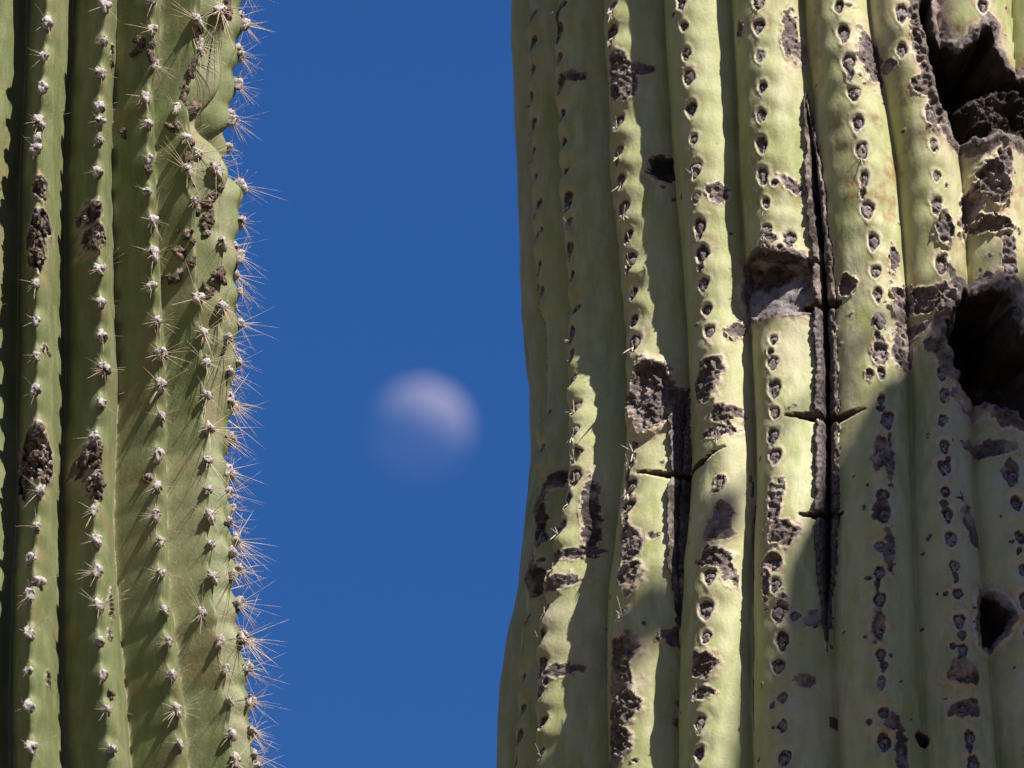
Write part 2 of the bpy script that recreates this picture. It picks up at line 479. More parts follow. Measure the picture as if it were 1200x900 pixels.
    def build(self, root, stem_name, skin):
        ni, nj = self.TH.shape
        idx = np.arange(ni * nj).reshape(ni, nj)
        a = idx[:-1, :]; b = np.roll(idx, -1, 1)[:-1, :]; c = np.roll(idx, -1, 1)[1:, :]; d = idx[1:, :]
        quads = np.stack([a, b, c, d], -1).reshape(-1, 4)
        reg = self.region[:-1, :].reshape(-1)
        P = self.P.reshape(-1, 3); NN = self.Nn.reshape(-1, 3)
        # every scar is one patch: stray specks go back to the trunk skin as cork-coloured flecks
        RG = self.region[:-1, :].copy()
        for rid in range(1, len(self.regions) + 1):
            ii, jj = np.nonzero(RG == rid)
            left_ = set(zip(ii.tolist(), jj.tolist())); comps = []
            while left_:
                st_ = [left_.pop()]; cp = []
                while st_:
                    i, j = st_.pop(); cp.append((i, j))
                    for q in ((i + 1, j), (i - 1, j), (i, (j + 1) % nj), (i, (j - 1) % nj)):
                        if q in left_: left_.remove(q); st_.append(q)
                comps.append(cp)
            comps.sort(key=len)
            for cp in comps[:-1]:
                for i, j in cp: RG[i, j] = 0; self.cork[i, j] = 1
        reg = RG.reshape(-1)
        A = {k: getattr(self, k).reshape(-1) for k in ('pale', 'rust', 'cork')}
        out = []
        for rid in [0] + list(range(1, len(self.regions) + 1)):
            q = quads[reg == rid]
            if len(q) < 6: continue
            used, inv = np.unique(q, return_inverse=True); q2 = inv.reshape(-1, 4)
            name, mat = (stem_name, skin) if rid == 0 else self.regions[rid - 1]
            me = bpy.data.meshes.new(name)
            me.vertices.add(len(used)); me.loops.add(len(q2) * 4); me.polygons.add(len(q2))
            me.vertices.foreach_set('co', P[used].astype(np.float32).ravel())
            me.loops.foreach_set('vertex_index', q2.astype(np.int32).ravel())
            me.polygons.foreach_set('loop_start', (np.arange(len(q2)) * 4).astype(np.int32))
            me.update(calc_edges=True)
            me.polygons.foreach_set('use_smooth', np.ones(len(q2), bool))
            for k in A:
                at_ = me.attributes.new(k, 'FLOAT', 'POINT'); at_.data.foreach_set('value', A[k][used].astype(np.float32))
            me.normals_split_custom_set_from_vertices(NN[used])
            me.materials.append(mat)
            o = link(name, me, root); o.matrix_parent_inverse = root.matrix_world.inverted()
            out.append(o)
        return out

def thing(name, label, cat, loc):
    o = bpy.data.objects.new(name, None); col.objects.link(o); o.location = loc
    o.empty_display_size = .1
    o['label'] = label; o['category'] = cat
    bpy.context.view_layer.update()
    return o

# ------------------------------------------------------------------ areoles and spines
def lump_mesh(name, sx, sy, sz, seed, mat, drop=0.0):
    bm = bmesh.new(); bmesh.ops.create_icosphere(bm, subdivisions=3, radius=1)
    r_ = random.Random(seed)
    ph = [r_.uniform(0, 9) for _ in range(8)]
    for v in bm.verts:
        p = v.co.copy()
        k = 1 + .16 * math.sin(3.1 * p.x + ph[0] + 2 * p.z) + .14 * math.sin(4.3 * p.y + ph[1]) + .10 * math.sin(7 * p.x + 5 * p.y + ph[2]) + .09 * math.sin(9 * p.y - 6 * p.z + ph[3])
        if p.z > .45: k -= .32 * math.exp(-((p.x - .15 * math.sin(ph[4])) ** 2 + (p.y + .1) ** 2) / .09)
        taper = 1 - drop * max(0, -p.y)
        v.co = Vector((p.x * sx * k * taper, p.y * sy * k, p.z * sz * k))
    me = bpy.data.meshes.new(name); bm.to_mesh(me); bm.free()
    for p in me.polygons: p.use_smooth = True
    me.materials.append(mat); return me

def spine_mesh(name, specs, mat, rad):
    V = []; F = []
    for (dirv, L, bend, rr) in specs:
        d = dirv.normalized(); a = d.cross(Vector((.3, .5, .81))).normalized(); b = d.cross(a)
        base = len(V); nseg = 4
        for s in range(nseg):
            f = s / nseg; c = d * (L * f) + Vector((0, -1, 0)) * (bend * L * f * f)
            for q in range(4):
                an = q * math.pi / 2; V.append(c + (a * math.cos(an) + b * math.sin(an)) * rad * rr * (1 - .75 * f))
        V.append(d * L + Vector((0, -1, 0)) * (bend * L))
        for s in range(nseg - 1):
            for q in range(4):
                F.append((base + s * 4 + q, base + s * 4 + (q + 1) % 4, base + s * 4 + 4 + (q + 1) % 4, base + s * 4 + 4 + q))
        for q in range(4): F.append((base + (nseg - 1) * 4 + q, base + (nseg - 1) * 4 + (q + 1) % 4, base + nseg * 4))
    me = bpy.data.meshes.new(name); me.from_pydata([tuple(v) for v in V], [], F)
    for p in me.polygons: p.use_smooth = True
    me.materials.append(mat); return me

def spine_specs(n, lmin, lmax, r_, spread=(30, 84), down=.35):
    out = []
    for i in range(n):
        az = r_.uniform(0, 2 * math.pi)
        if r_.random() < down: az = -math.pi / 2 + r_.gauss(0, .8)
        po = R(r_.uniform(*spread))
        L = r_.uniform(lmin, lmax) * (1.2 if r_.random() < .15 else 1)
        out.append((Vector((math.cos(az) * math.sin(po), math.sin(az) * math.sin(po), math.cos(po))), L, r_.uniform(-.05, .14), r_.uniform(.75, 1.25)))
    return out

FELT = [lump_mesh('areole', .0031, .0040, .0030, 20 + i, M_FELT) for i in range(6)]
OLD = [lump_mesh('areole', .0030, .0044, .0021, 40 + i, M_FELT_OLD, .35) for i in range(6)]
r_ = random.Random(5)
SPL = [spine_mesh('spine_cluster', spine_specs(r_.randint(14, 22), .005, .025, r_), M_SPINE, .00017) for _ in range(9)]
SPB = [spine_mesh('spine_cluster', spine_specs(r_.randint(14, 21), .006, .028, r_, (18, 86), .3), M_SPINE, .00019) for _ in range(6)]
SPX_ = [spine_mesh('spine_cluster', spine_specs(r_.randint(3, 8), .006, .019, r_), M_SPINE, .00017) for _ in range(5)]
SPS = [spine_mesh('spine_cluster', spine_specs(r_.randint(3, 6), .003, .008, r_, (35, 85), .5), M_SPINE_G, .00040) for _ in range(6)]

def place(parent, me, p, n, scale, roll, name='areole', up=Vector((0, 0, 1))):
    y = (up - n * up.dot(n)).normalized(); x = y.cross(n).normalized()
    M = Matrix((x, y, n)).transposed().to_4x4() @ Matrix.Rotation(roll, 4, 'Z')
    M = Matrix.Translation(p) @ M @ Matrix.Diagonal((*scale, 1))
    o = link(name, me, parent)
    o.matrix_parent_inverse = Matrix.Identity(4)
    o.matrix_local = parent.matrix_world.inverted() @ M
    return o

def sub(parent_o, me, scale, name):
    o = link(name, me, parent_o); o.matrix_local = Matrix.Diagonal((scale, scale, scale, 1)) if False else Matrix.Scale(scale, 4)
    return o

# zoom sheets -> photo pixels
def zr(ox, oy): return lambda *pts: [(ox + X * .26667, oy + Y * .26667) for X, Y in pts]
ZA, ZB, ZCc, ZD, ZE, ZF, ZG, ZH = zr(580, 0), zr(880, 0), zr(580, 220), zr(880, 220), zr(580, 440), zr(880, 440), zr(580, 660), zr(880, 660)

# ================================================================== the weathered saguaro on the right
R_SIL = [(594, -60), (596, 0), (596, 67), (600, 160), (603, 240), (605, 340), (611, 393), (616, 433), (617, 467), (619, 533), (615, 573), (611, 627), (607, 680), (600, 727), (591, 780), (585, 820), (582, 900), (580, 980)]
rs_ = Stem(1033, R_SIL, -1, (-104, 44), .2, .00105, 7.4)
RA = {
 0: [(623, 19), (624, 51), (623, 87), (623, 117), (624, 149), (624, 181), (626, 210), (629, 241), (628, 279), (631, 316), (636, 343), (644, 491), (643, 531), (643, 579), (641, 635), (633, 664), (620, 727), (613, 763), (613, 797), (612, 833), (609, 865), (605, 896)],
 1: [(660, 10), (659, 41), (660, 71), (660, 103), (662, 137), (663, 171), (665, 205), (669, 237), (672, 265), (673, 297), (676, 327), (682, 365), (681, 396), (682, 423), (684, 452), (687, 483), (687, 512), (688, 539), (687, 565), (679, 592), (671, 624), (663, 667), (651, 721), (648, 753), (648, 788), (647, 817), (649, 851), (648, 887)],
 2: [(716, 8), (717, 40), (724, 144), (725, 179), (728, 213), (732, 245), (737, 279), (741, 308), (743, 345), (744, 377), (745, 404), (743, 523), (740, 547), (739, 573), (737, 597), (729, 720)],
 3: [(799, 3), (801, 32), (804, 64), (807, 92), (809, 129), (812, 164), (815, 200), (817, 234), (821, 268), (824, 300), (825, 335), (829, 364), (832, 391), (841, 507), (841, 565), (831, 676), (827, 715), (827, 747), (819, 813), (820, 849), (819, 884)],
 4: [(888, 3), (889, 32), (891, 67), (893, 103), (892, 136), (893, 171), (895, 208), (899, 241), (900, 273), (924, 280), (905, 399), (905, 427), (907, 456), (907, 484), (905, 512), (908, 536), (905, 659), (908, 687), (912, 719), (931, 722), (917, 752), (912, 781), (917, 817), (917, 851), (919, 889)],
 5: [(983, 9), (989, 41), (995, 76), (1001, 111), (1005, 145), (1010, 179), (1013, 212), (1017, 248), (1023, 284), (1026, 319), (1029, 347), (1031, 377), (1032, 412), (1033, 437), (1033, 467), (1040, 492), (1031, 531), (1035, 581), (1035, 603), (1032, 641), (1031, 672), (1031, 704), (1029, 740), (1032, 768), (1033, 801), (1035, 836), (1036, 871)],
 6: [(1056, 17), (1057, 59), (1089, 135), (1094, 172), (1097, 208), (1097, 243), (1103, 311), (1105, 437), (1107, 464), (1105, 493), (1107, 523), (1107, 549), (1108, 577), (1111, 604), (1115, 632), (1119, 664), (1123, 696), (1125, 729), (1128, 763), (1129, 831), (1137, 865), (1141, 897)],
 7: [(1152, 8), (1180, 279), (1182, 315), (1188, 557), (1192, 590), (1196, 630), (1199, 668), (1202, 705), (1206, 745), (1210, 790), (1214, 830), (1218, 870)],
}
crest_px = {k: list(v) for k, v in RA.items()}
crest_px[4] = [p for p in RA[4] if p[0] not in (924, 931)]
crest_px[6] = [(1050, 0), (1062, 60), (1085, 130), (1095, 190), (1099, 260), (1102, 330), (1104, 420), (1106, 500), (1108, 577), (1115, 640), (1123, 700), (1128, 763), (1134, 830), (1141, 897)]
crest_px[7] = [(1150, 0), (1160, 100), (1172, 200), (1180, 290), (1184, 400), (1187, 500), (1190, 580), (1199, 668), (1206, 745), (1214, 830), (1219, 900)]
def rprof(t):
    rnd = 1 - np.sqrt(np.maximum(1 - (.985 * t) ** 2, 0))
    return .55 * rnd / .83 + .45 * t ** 1.7
# one more rib round the left limb
c0 = [(2 * 0 + x - 17, y) for x, y in crest_px[0][::3]]
rs_.ribs([crest_px[k] for k in range(8)], 13.3, 19, [46, 46, 42, 36, 34, 30, 30, 36], rprof, [.5] * 8)
U2, V2 = np.meshgrid(rs_.U, rs_.V)
rs_.disp += 9 * (fbm(U2 / 150 + 40, V2 / 190 + 40, 3, 3) - .5) + 2.6 * (fbm(U2 / 34 + 40, V2 / 40 + 40, 9, 3) - .5)
rs_.disp += .7 * (fbm(U2 / 8 + 40, V2 / 20 + 40, 14, 2) - .5)
rs_.rust = .8 * sstep(.48, .68, fbm(U2 / 22 + 40, V2 / 26 + 40, 21, 4)) * sstep(-260, 40, U2) * sstep(260, -100, V2)
rs_.pale = .35 * sstep(.5, .75, fbm(U2 / 60 + 40, V2 / 80 + 40, 25, 4))
rs_.disp += 13 * np.exp(-((rs_.PH - 1) / .42) ** 2) * sstep(-40, 120, V2) + 5 * np.exp(-((rs_.PH - 1) / .3) ** 2)
rs_.disp += 12 * np.exp(-((rs_.PH - 0) / .4) ** 2) * sstep(60, 150, V2) * sstep(420, 260, V2)
# areoles sunk between swollen tubercles
for k, pts in RA.items():
    for i, (x, y) in enumerate(pts):
        u, v = rs_.uv(x, y); wd = rs_.wide(u)
        sharp = 1.2 if k < 3 else .6
        pz = random.uniform(.72, 1.2)
        rs_.gauss(u, v + 16, 26, 13, 4.6 * sharp); rs_.gauss(u, v - 9, 15, 12, -3.8 * sharp)
        rs_.pit(u, v, 6.0 * pz * wd ** .4, 9.6 * pz * random.uniform(.85, 1.15), random.uniform(2.8, 5.2), 900 + 31 * k + i, .35 + .5 * random.random() if k >= 2 else .35)
        if random.random() < .13:
            rs_.pit(u + random.uniform(-3, 3), v + random.uniform(11, 17), random.uniform(2.5, 4.5), random.uniform(4, 8), 2.2, 1700 + 31 * k + i, .5)
        if random.random() < .14:
            rs_.pit(u + random.choice((-1, 1)) * random.uniform(9, 15), v + random.uniform(-10, 12), random.uniform(2.5, 5), random.uniform(2.5, 5), 2.5, 1500 + 31 * k + i, .8)
# small scabs scattered over the skin
for i in range(90):
    x_, y_ = random.uniform(690, 1196), random.uniform(0, 900)
    u, v = rs_.uv(x_, y_)
    rs_.pit(u, v, random.uniform(1.2, 2.8), random.uniform(1.2, 3.2), random.uniform(-1.5, 1.2), 3000 + i, random.uniform(.2, .7))
# corky scars: x, y, rx, ry, options
for a in [
 (725, 94, 13, 26, dict(sink=1, rough=5)), (736, 77, 11, 4, {}), (745, 77, 5, 5, {}),
 (759, 464, 19, 37, dict(sink=8, rough=8, rim=6, edge=.35)), (830, 441, 15, 25, dict(rough=6)),
 (847, 484, 15, 10, dict(rough=6)), (840, 506, 18, 6, {}), (841, 566, 6, 12, {}), (843, 598, 10, 11, {}), (837, 620, 13, 12, {}),
 (834, 651, 15, 10, dict(rough=6)), (848, 664, 6, 18, dict(rot=-.35)), (825, 778, 12, 16, dict(rough=6)), (822, 812, 11, 7, {}), (836, 224, 8, 10, dict(halo=1.2)),
 (737, 640, 9, 24, dict(rough=6)), (735, 674, 11, 16, {}), (730, 764, 14, 15, dict(rough=6)), (728, 803, 14, 20, dict(rough=6)),
 (725, 832, 14, 14, dict(rough=6)), (723, 868, 11, 19, dict(rough=6)), (719, 893, 8, 10, {}),
 (636, 400, 5, 60, dict(rough=4, mat=M_CORK_D)), (642, 610, 6, 33, dict(rough=5, mat=M_CORK_D)), (632, 683, 6, 20, dict(rough=5, mat=M_CORK_D)),
 (679, 649, 10, 6, dict(rough=5)), (666, 686, 10, 8, {}), (662, 788, 9, 7, {}), (662, 664, 8, 9, {}), (682, 96, 9, 6, dict(mat=M_CORK_D, dep=18)),
 (907, 586, 9, 22, dict(rough=5)), (916, 622, 17, 13, dict(rough=5)), (901, 659, 12, 11, {}), (896, 682, 4, 22, {}), (917, 706, 6, 12, {}),
 (952, 728, 7, 9, dict(dep=14)), (943, 800, 9, 6, dict(dep=10)),
 (922, 35, 7, 25, dict(rough=4)), (931, 50, 7, 14, {}), (925, 215, 14, 6, dict(rot=.6, halo=1.2)), (903, 283, 8, 8, {}),
 (1018, 60, 11, 30, dict(rough=5, rot=-.2)), (1024, 76, 8, 16, {}), (1041, 74, 7, 8, {}), (1048, 298, 6, 15, dict(rough=4)),
 (1058, 349, 12, 14, dict(rough=6, rim=5)), (1085, 349, 15, 15, dict(rough=5, rim=5)), (1108, 350, 13, 15, dict(rough=6, rim=5)),
 (1066, 331, 7, 6, dict(rim=4)), (1055, 364, 7, 8, {}), (1068, 382, 16, 8, dict(rough=6, rot=-.3)), (1056, 405, 11, 24, dict(rough=6)), (1097, 404, 12, 10, dict(rough=6)),
 (992, 337, 9, 11, dict(sink=6, rim=3, dep=12)), (1032, 412, 9, 14, {}), (1018, 437, 5, 6, {}),
 (1083, 66, 10, 12, dict(rough=5)), (1085, 98, 14, 12, dict(rough=6)), (1096, 132, 10, 16, dict(rough=5)), (1076, 30, 8, 30, dict(rough=6)),
 (1107, 270, 11, 17, dict(rough=5, rim=4)), (1117, 322, 6, 15, dict(rot=-.4)), (1162, 214, 17, 22, dict(sink=7, rough=7, rim=6)), (1139, 243, 10, 24, dict(sink=6, rough=5, rim=5, rot=.3)), (1164, 262, 22, 9, dict(sink=5, rough=6, rim=5)), (1178, 190, 9, 36, dict(rough=5)),
 (1183, 310, 8, 35, dict(rough=5)), (1160, 324, 5, 8, {}), (1163, 521, 30, 9, dict(rough=6, sink=4)), (1185, 555, 9, 14, {}), (1140, 612, 8, 26, dict(rot=-.35)),
 (1031, 530, 9, 18, dict(mat=M_CORK_D)), (1032, 598, 9, 16, dict(mat=M_CORK_D)), (1042, 645, 6, 22, {}), (1042, 540, 5, 26, {}),
 (1128, 790, 17, 12, dict(rough=6, rim=4)), (1134, 832, 18, 9, dict(rough=6)), (1046, 845, 8, 9, dict(rim=4)), (1056, 882, 6, 24, dict(mat=M_CORK_D)),
 (1029, 735, 7, 16, {}), (777, 197, 12, 13, dict(sink=9, rim=2, mat=M_HOLLOW, dep=24, rough=2)), (786, 745, 8, 8, dict(rim=4, dep=24)), (789, 840, 5, 7, dict(dep=24)),
 (871, 41, 4, 9, dict(dep=20)), (720, 615, 4, 40, dict(mat=M_CORK_D, dep=36, edge=.3)), (661, 565, 8, 9, dict(mat=M_CORK_D, dep=10)),
 (976, 847, 5, 6, dict(mat=M_HOLLOW, dep=24)), (1080, 868, 7, 7, dict(mat=M_HOLLOW, dep=24, sink=6)), (712, 760, 4, 45, dict(mat=M_CORK_D, dep=30)),
 (862, 385, 7, 10, dict(rim=4, dep=10)), (774, 811, 4, 5, {}), (741, 890, 2.5, 2.5, {}), (757, 625, 4, 4, {}),
]:
    rs_.scar(*a[:4], **a[4])
# hollows
def mound(cx, cy, rad, keep):
    def f(uu, vv, st):
        u, v = st.uv(cx, cy)
        d = np.hypot((uu - u) / rad[0], (vv - v) / rad[1])
        return 1 - (1 - keep) * sstep(1.1, .55, d + .3 * (fbm(uu / 25, vv / 25, 77, 3) - .5))
    return f
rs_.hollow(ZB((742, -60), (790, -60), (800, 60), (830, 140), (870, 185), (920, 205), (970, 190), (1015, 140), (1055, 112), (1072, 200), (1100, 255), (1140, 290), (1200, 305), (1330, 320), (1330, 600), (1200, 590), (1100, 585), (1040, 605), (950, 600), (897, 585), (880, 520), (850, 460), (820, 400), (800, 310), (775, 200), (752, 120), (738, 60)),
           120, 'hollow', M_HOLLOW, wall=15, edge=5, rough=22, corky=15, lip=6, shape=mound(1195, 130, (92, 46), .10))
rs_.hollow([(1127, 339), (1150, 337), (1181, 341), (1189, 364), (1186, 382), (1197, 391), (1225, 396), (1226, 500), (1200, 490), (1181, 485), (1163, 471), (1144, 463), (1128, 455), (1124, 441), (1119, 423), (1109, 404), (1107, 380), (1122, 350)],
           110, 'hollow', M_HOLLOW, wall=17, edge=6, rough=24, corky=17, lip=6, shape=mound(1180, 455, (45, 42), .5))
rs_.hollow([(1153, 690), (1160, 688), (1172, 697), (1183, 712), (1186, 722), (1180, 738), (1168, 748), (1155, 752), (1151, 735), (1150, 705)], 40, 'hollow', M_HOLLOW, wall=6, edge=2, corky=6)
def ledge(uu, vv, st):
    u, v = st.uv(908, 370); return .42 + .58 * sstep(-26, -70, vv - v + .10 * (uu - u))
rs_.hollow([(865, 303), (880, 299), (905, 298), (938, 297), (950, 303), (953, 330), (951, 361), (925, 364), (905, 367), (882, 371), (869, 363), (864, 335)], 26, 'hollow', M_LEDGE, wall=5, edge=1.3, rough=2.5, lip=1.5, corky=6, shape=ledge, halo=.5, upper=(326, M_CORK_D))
# splits
rs_.crack([(943, 108, .12), (947, 140, .45), (953, 180, .7), (957, 230, .95), (963, 290, 1.1), (967, 360, 1.15), (969, 430, 1.15), (969, 485, 1.2), (970, 540, 1.1), (970, 610, 1.1), (969, 680, .8), (969, 730, .4), (970, 765, .05)], 12, 2.6, 30, dep=24, fill=7, grain=2, mat=M_CORK_D)
rs_.crack([(803, 452, .2), (800, 480, .8), (799, 515, 1.1), (798, 548, 1), (794, 600, .95), (792, 640, .8), (792, 700, .45), (791, 760, .2)], 8.5, 2.0, 22, dep=26, fill=7, grain=1.5, mat=M_CORK_D)
rs_.crack([(752, 557, .1), (775, 554, .7), (800, 549, 1.0), (825, 541, .9), (852, 526, .15)], 4.0, 3.2, 18, dep=8, grain=.5, lipup=-1, mat=M_HOLLOW)
rs_.crack([(922, 492, .15), (945, 489, .9), (968, 488, 1.4), (990, 486, .9), (1014, 483, .1)], 4.9, 4.1, 24, dep=14, grain=.5, lipup=-1, mat=M_HOLLOW)
rs_.crack([(950, 312, .8), (975, 309, .3)], 3.8, 2.7, 18, dep=22, grain=.5, lipup=-1, mat=M_HOLLOW)
rs_.crack([(944, 364, .8), (970, 361, 1.2), (984, 359, .6)], 4.8, 3.5, 21, dep=22, grain=.5, lipup=-1, mat=M_HOLLOW)
rs_.crack([(940, 609, .3), (970, 606, 1), (988, 604, .2)], 4.8, 2.7, 15, dep=22, grain=.5, lipup=-1, mat=M_HOLLOW)
rs_.crack([(882, 560, .2), (883, 640, 1), (885, 760, 1), (886, 860, .4)], 2.2, 1.2, 8, dep=32, grain=.2, mat=M_CORK_D)
rs_.finish()
old_root = thing('saguaro_cactus', 'weathered yellowish green saguaro trunk with corky scars, hollows and a long bark-lined split', 'cactus', (rs_.X0, 0, 0))
rs_.build(old_root, 'trunk', M_SKIN_R)
for k, pts in RA.items():
    for (x, y) in pts:
        th, z = rs_.hit(x, y); p, n = rs_.at(th, z)
        sc_ = random.uniform(.75, 1.35) * (.9 if k < 2 else 1)
        o = place(old_root, random.choice(OLD), p - n * .0001, n, (sc_, sc_ * random.uniform(.8, 1.2), sc_), random.uniform(-.5, .5))
        if random.random() < (.9 if k < 3 else .35):
            so_ = link('spine_cluster', random.choice(SPS), o); so_.matrix_local = Matrix.Translation((0, -.0035, .0024)) @ Matrix.Scale(random.uniform(.9, 1.6) if k < 3 else random.uniform(.5, .9), 4)

# the arm of the same cactus that stands out of frame and throws the shade over its lower flank
def arm(root, mat):
    hx = Vector((math.sin(SUN_AZ), -math.cos(SUN_AZ), 0)); ex = Vector((math.cos(SUN_AZ), math.sin(SUN_AZ), 0))
    RAD = .135
    th, z = rs_.hit(860, 800); pl = Vector((rs_.X0 + float(rs_.Rz(z)) * math.sin(th), -float(rs_.Rz(z)) * math.cos(th), z))
    th, z = rs_.hit(1110, 488); pt = Vector((rs_.X0 + float(rs_.Rz(z)) * math.sin(th), -float(rs_.Rz(z)) * math.cos(th), z))
    L = 1.6
    T = pt + S * L
    q = pl.dot(ex) + RAD
    ax = ex * q + hx * T.dot(hx)                    # arm axis, horizontal place
    ztip = T.z + .035
    path = [Vector((rs_.X0, 0, ztip - 2.0)), Vector((rs_.X0, 0, ztip - 1.98)).lerp(Vector((ax.x, ax.y, ztip - 1.95)), .45), Vector((ax.x, ax.y, ztip - 1.72)), Vector((ax.x, ax.y, ztip - 1.3)), Vector((ax.x, ax.y, ztip))]
    # Catmull-Rom
    pts = []
    P = [path[0] * 2 - path[1]] + path + [path[-1] * 2 - path[-2]]
    for i in range(1, len(P) - 2):
        for s in range(24):
            u = s / 24
            a, b, c, d = P[i - 1], P[i], P[i + 1], P[i + 2]
            pts.append(.5 * ((2 * b) + (c - a) * u + (2 * a - 5 * b + 4 * c - d) * u * u + (3 * b - a - 3 * c + d) * u ** 3))
    pts.append(path[-1])
    V = []; F = []; na = 144; ribs = 18
    up = Vector((-hx.x, -hx.y, 0))
    for i, p in enumerate(pts):
        tan = (pts[min(i + 1, len(pts) - 1)] - pts[max(i - 1, 0)]).normalized()
        if i > len(pts) - 30: tan = Vector((0, 0, 1))
        a = ex; b = tan.cross(a).normalized()
        dz = ztip - p.z if i > 60 else 9
        f = math.sqrt(max(1 - (1 - min(dz / .17, 1)) ** 2, 0)) if dz < .17 else 1
        for q_ in range(na):
            an = 2 * math.pi * q_ / na
            rr = max((RAD - .016 * (1 - abs(math.cos(an * ribs / 2)) ** .7)) * f, .001)
            V.append(tuple(p + (a * math.cos(an) + b * math.sin(an)) * rr))
    # finer rings under the rounded tip
    for i in range(len(pts) - 1):
        for q_ in range(na):
            F.append((i * na + q_, i * na + (q_ + 1) % na, (i + 1) * na + (q_ + 1) % na, (i + 1) * na + q_))
    me = bpy.data.meshes.new('arm'); me.from_pydata(V, [], F)
    for p in me.polygons: p.use_smooth = True
    o = link('arm', me, root, mat); o.matrix_parent_inverse = root.matrix_world.inverted()
    # added unseen lump on a thin stem, drops a small shadow on the trunk
    th, z = rs_.hit(772, 702, 10); rr = float(rs_.Rz(z)) - 10 * S_
    pb = Vector((rs_.X0 + rr * math.sin(th), -rr * math.cos(th), z))
    lb = (ax.dot(hx) - pb.dot(hx)) / math.cos(SUN_EL); B = pb + S * lb
    bm = bmesh.new(); bmesh.ops.create_icosphere(bm, subdivisions=3, radius=1)
    for v in bm.verts:
        c = v.co.copy(); k = 1 + .06 * math.sin(7 * c.x + 3 * c.z)
        v.co = B + ex * (c.x * .024 * k) + Vector((0, 0, 1)) * (c.z * .017 * k - .012 * c.x) + hx * (c.y * .017 * k)
    me = bpy.data.meshes.new('added_shadow_lump'); bm.to_mesh(me); bm.free()
    for p in me.polygons: p.use_smooth = True
    fo = link('added_shadow_lump', me, root, mat); fo.matrix_parent_inverse = root.matrix_world.inverted()
    end = Vector((ax.x, ax.y, B.z + .03)); V = []; F = []
    for i in range(9):
        u = i / 8; c = B.lerp(end, u) + Vector((0, 0, .012 * math.sin(math.pi * u)))
        for q_ in range(6):
            an = q_ * math.pi / 3; V.append(tuple(c + hx * (.0032 * math.cos(an)) + Vector((0, 0, .0032 * math.sin(an)))))
    for i in range(8):
        for q_ in range(6): F.append((i * 6 + q_, i * 6 + (q_ + 1) % 6, i * 6 + 6 + (q_ + 1) % 6, i * 6 + 6 + q_))
    me = bpy.data.meshes.new('added_lump_stalk'); me.from_pydata(V, [], F)
    link('added_lump_stalk', me, fo, mat)
arm(old_root, M_SKIN_R)


# ================================================================== the spiny saguaro on the left
L_SIL = [(284, -60), (283, 0), (282, 40), (275, 79), (272, 128), (273, 176), (274, 246), (276, 305), (275, 347), (273, 390), (271, 447), (268, 477), (266, 539), (267, 596), (272, 652), (275, 687), (281, 730), (288, 787), (294, 872), (297, 900), (300, 980)]
LY = -0.22
ls_ = Stem(40, L_SIL, 1, (-45, 122), .33, .0012, 6.6, LY)
LA = {
 1: [(55, 30), (52, 69), (50, 107), (46, 146), (44, 166), (43, 181), (42, 335), (42, 378), (43, 419), (42, 459), (45, 500), (47, 580), (43, 620), (37, 657), (45, 682), (35, 699), (35, 746), (34, 790), (35, 831), (37, 878)],
 2: [(122, 11), (120, 52), (117, 88), (117, 126), (116, 144), (115, 168), (114, 204), (116, 318), (117, 357), (118, 398), (120, 436), (117, 475), (110, 516), (109, 601), (112, 636), (112, 672), (114, 713), (114, 754), (118, 795), (122, 835), (129, 882)],
 3: [(177, 2), (176, 37), (179, 77), (173, 113), (173, 147), (173, 187), (173, 225), (177, 260), (178, 299), (178, 337), (181, 380), (184, 417), (184, 455), (185, 492), (183, 535), (181, 573), (181, 606), (184, 638), (186, 675), (189, 717), (193, 755), (197, 794), (203, 835), (207, 874)],
 4: [(227, 25), (228, 62), (218, 124), (218, 164), (219, 200), (223, 238), (229, 351), (232, 393), (232, 428), (234, 466), (236, 505), (235, 543), (235, 577), (237, 609), (239, 642), (241, 678), (243, 718), (249, 753), (255, 787), (259, 825), (262, 865), (265, 894)],
 5: [(262, 12), (249, 47), (250, 178), (253, 200), (258, 287), (259, 360), (262, 398), (263, 438), (263, 469), (264, 511), (263, 550), (262, 579), (263, 613), (266, 648), (268, 675), (273, 710), (278, 750), (283, 787), (285, 822), (288, 857), (291, 886)],
}
lc = [[(-18, 0), (-26, 300), (-32, 500), (-38, 900)]] + [LA[k] for k in range(1, 5)] + [[(266, 0), (262, 60), (258, 150), (257, 230), (258, 290), (259, 360), (262, 400), (263, 470), (262, 550), (263, 613), (268, 675), (278, 750), (285, 822), (291, 890)]]
def lprof(t):
    e = .10
    a = (np.sqrt(t * t + e * e) - e) / (math.sqrt(1 + e * e) - e)
    return .55 * a + .30 * (.5 - .5 * np.cos(np.pi * t)) + .15 * t * t
ls_.ribs(lc, 18, 14, [60, 68, 60, 46, 30, 34], lprof, [.60, .65, .80, .88, .70, .5])
U2, V2 = np.meshgrid(ls_.U, ls_.V)
ls_.disp += 7 * (fbm(U2 / 120 + 40, V2 / 150 + 40, 33, 3) - .5) + 3.2 * (fbm(U2 / 40 + 40, V2 / 26 + 40, 39, 3) - .5)
ls_.disp += .6 * (fbm(U2 / 6 + 40, V2 / 22 + 40, 44, 2) - .5)
ls_.rust = .5 * sstep(.58, .75, fbm(U2 / 22 + 40, V2 / 40 + 40, 51, 4))
ls_.disp += 3 * np.exp(-((ls_.PH - 4) / .3) ** 2)
ls_.pale = .3 * sstep(.8, 1, ls_.t) + .25 * sstep(.5, .75, fbm(U2 / 30 + 40, V2 / 120 + 40, 55, 4))
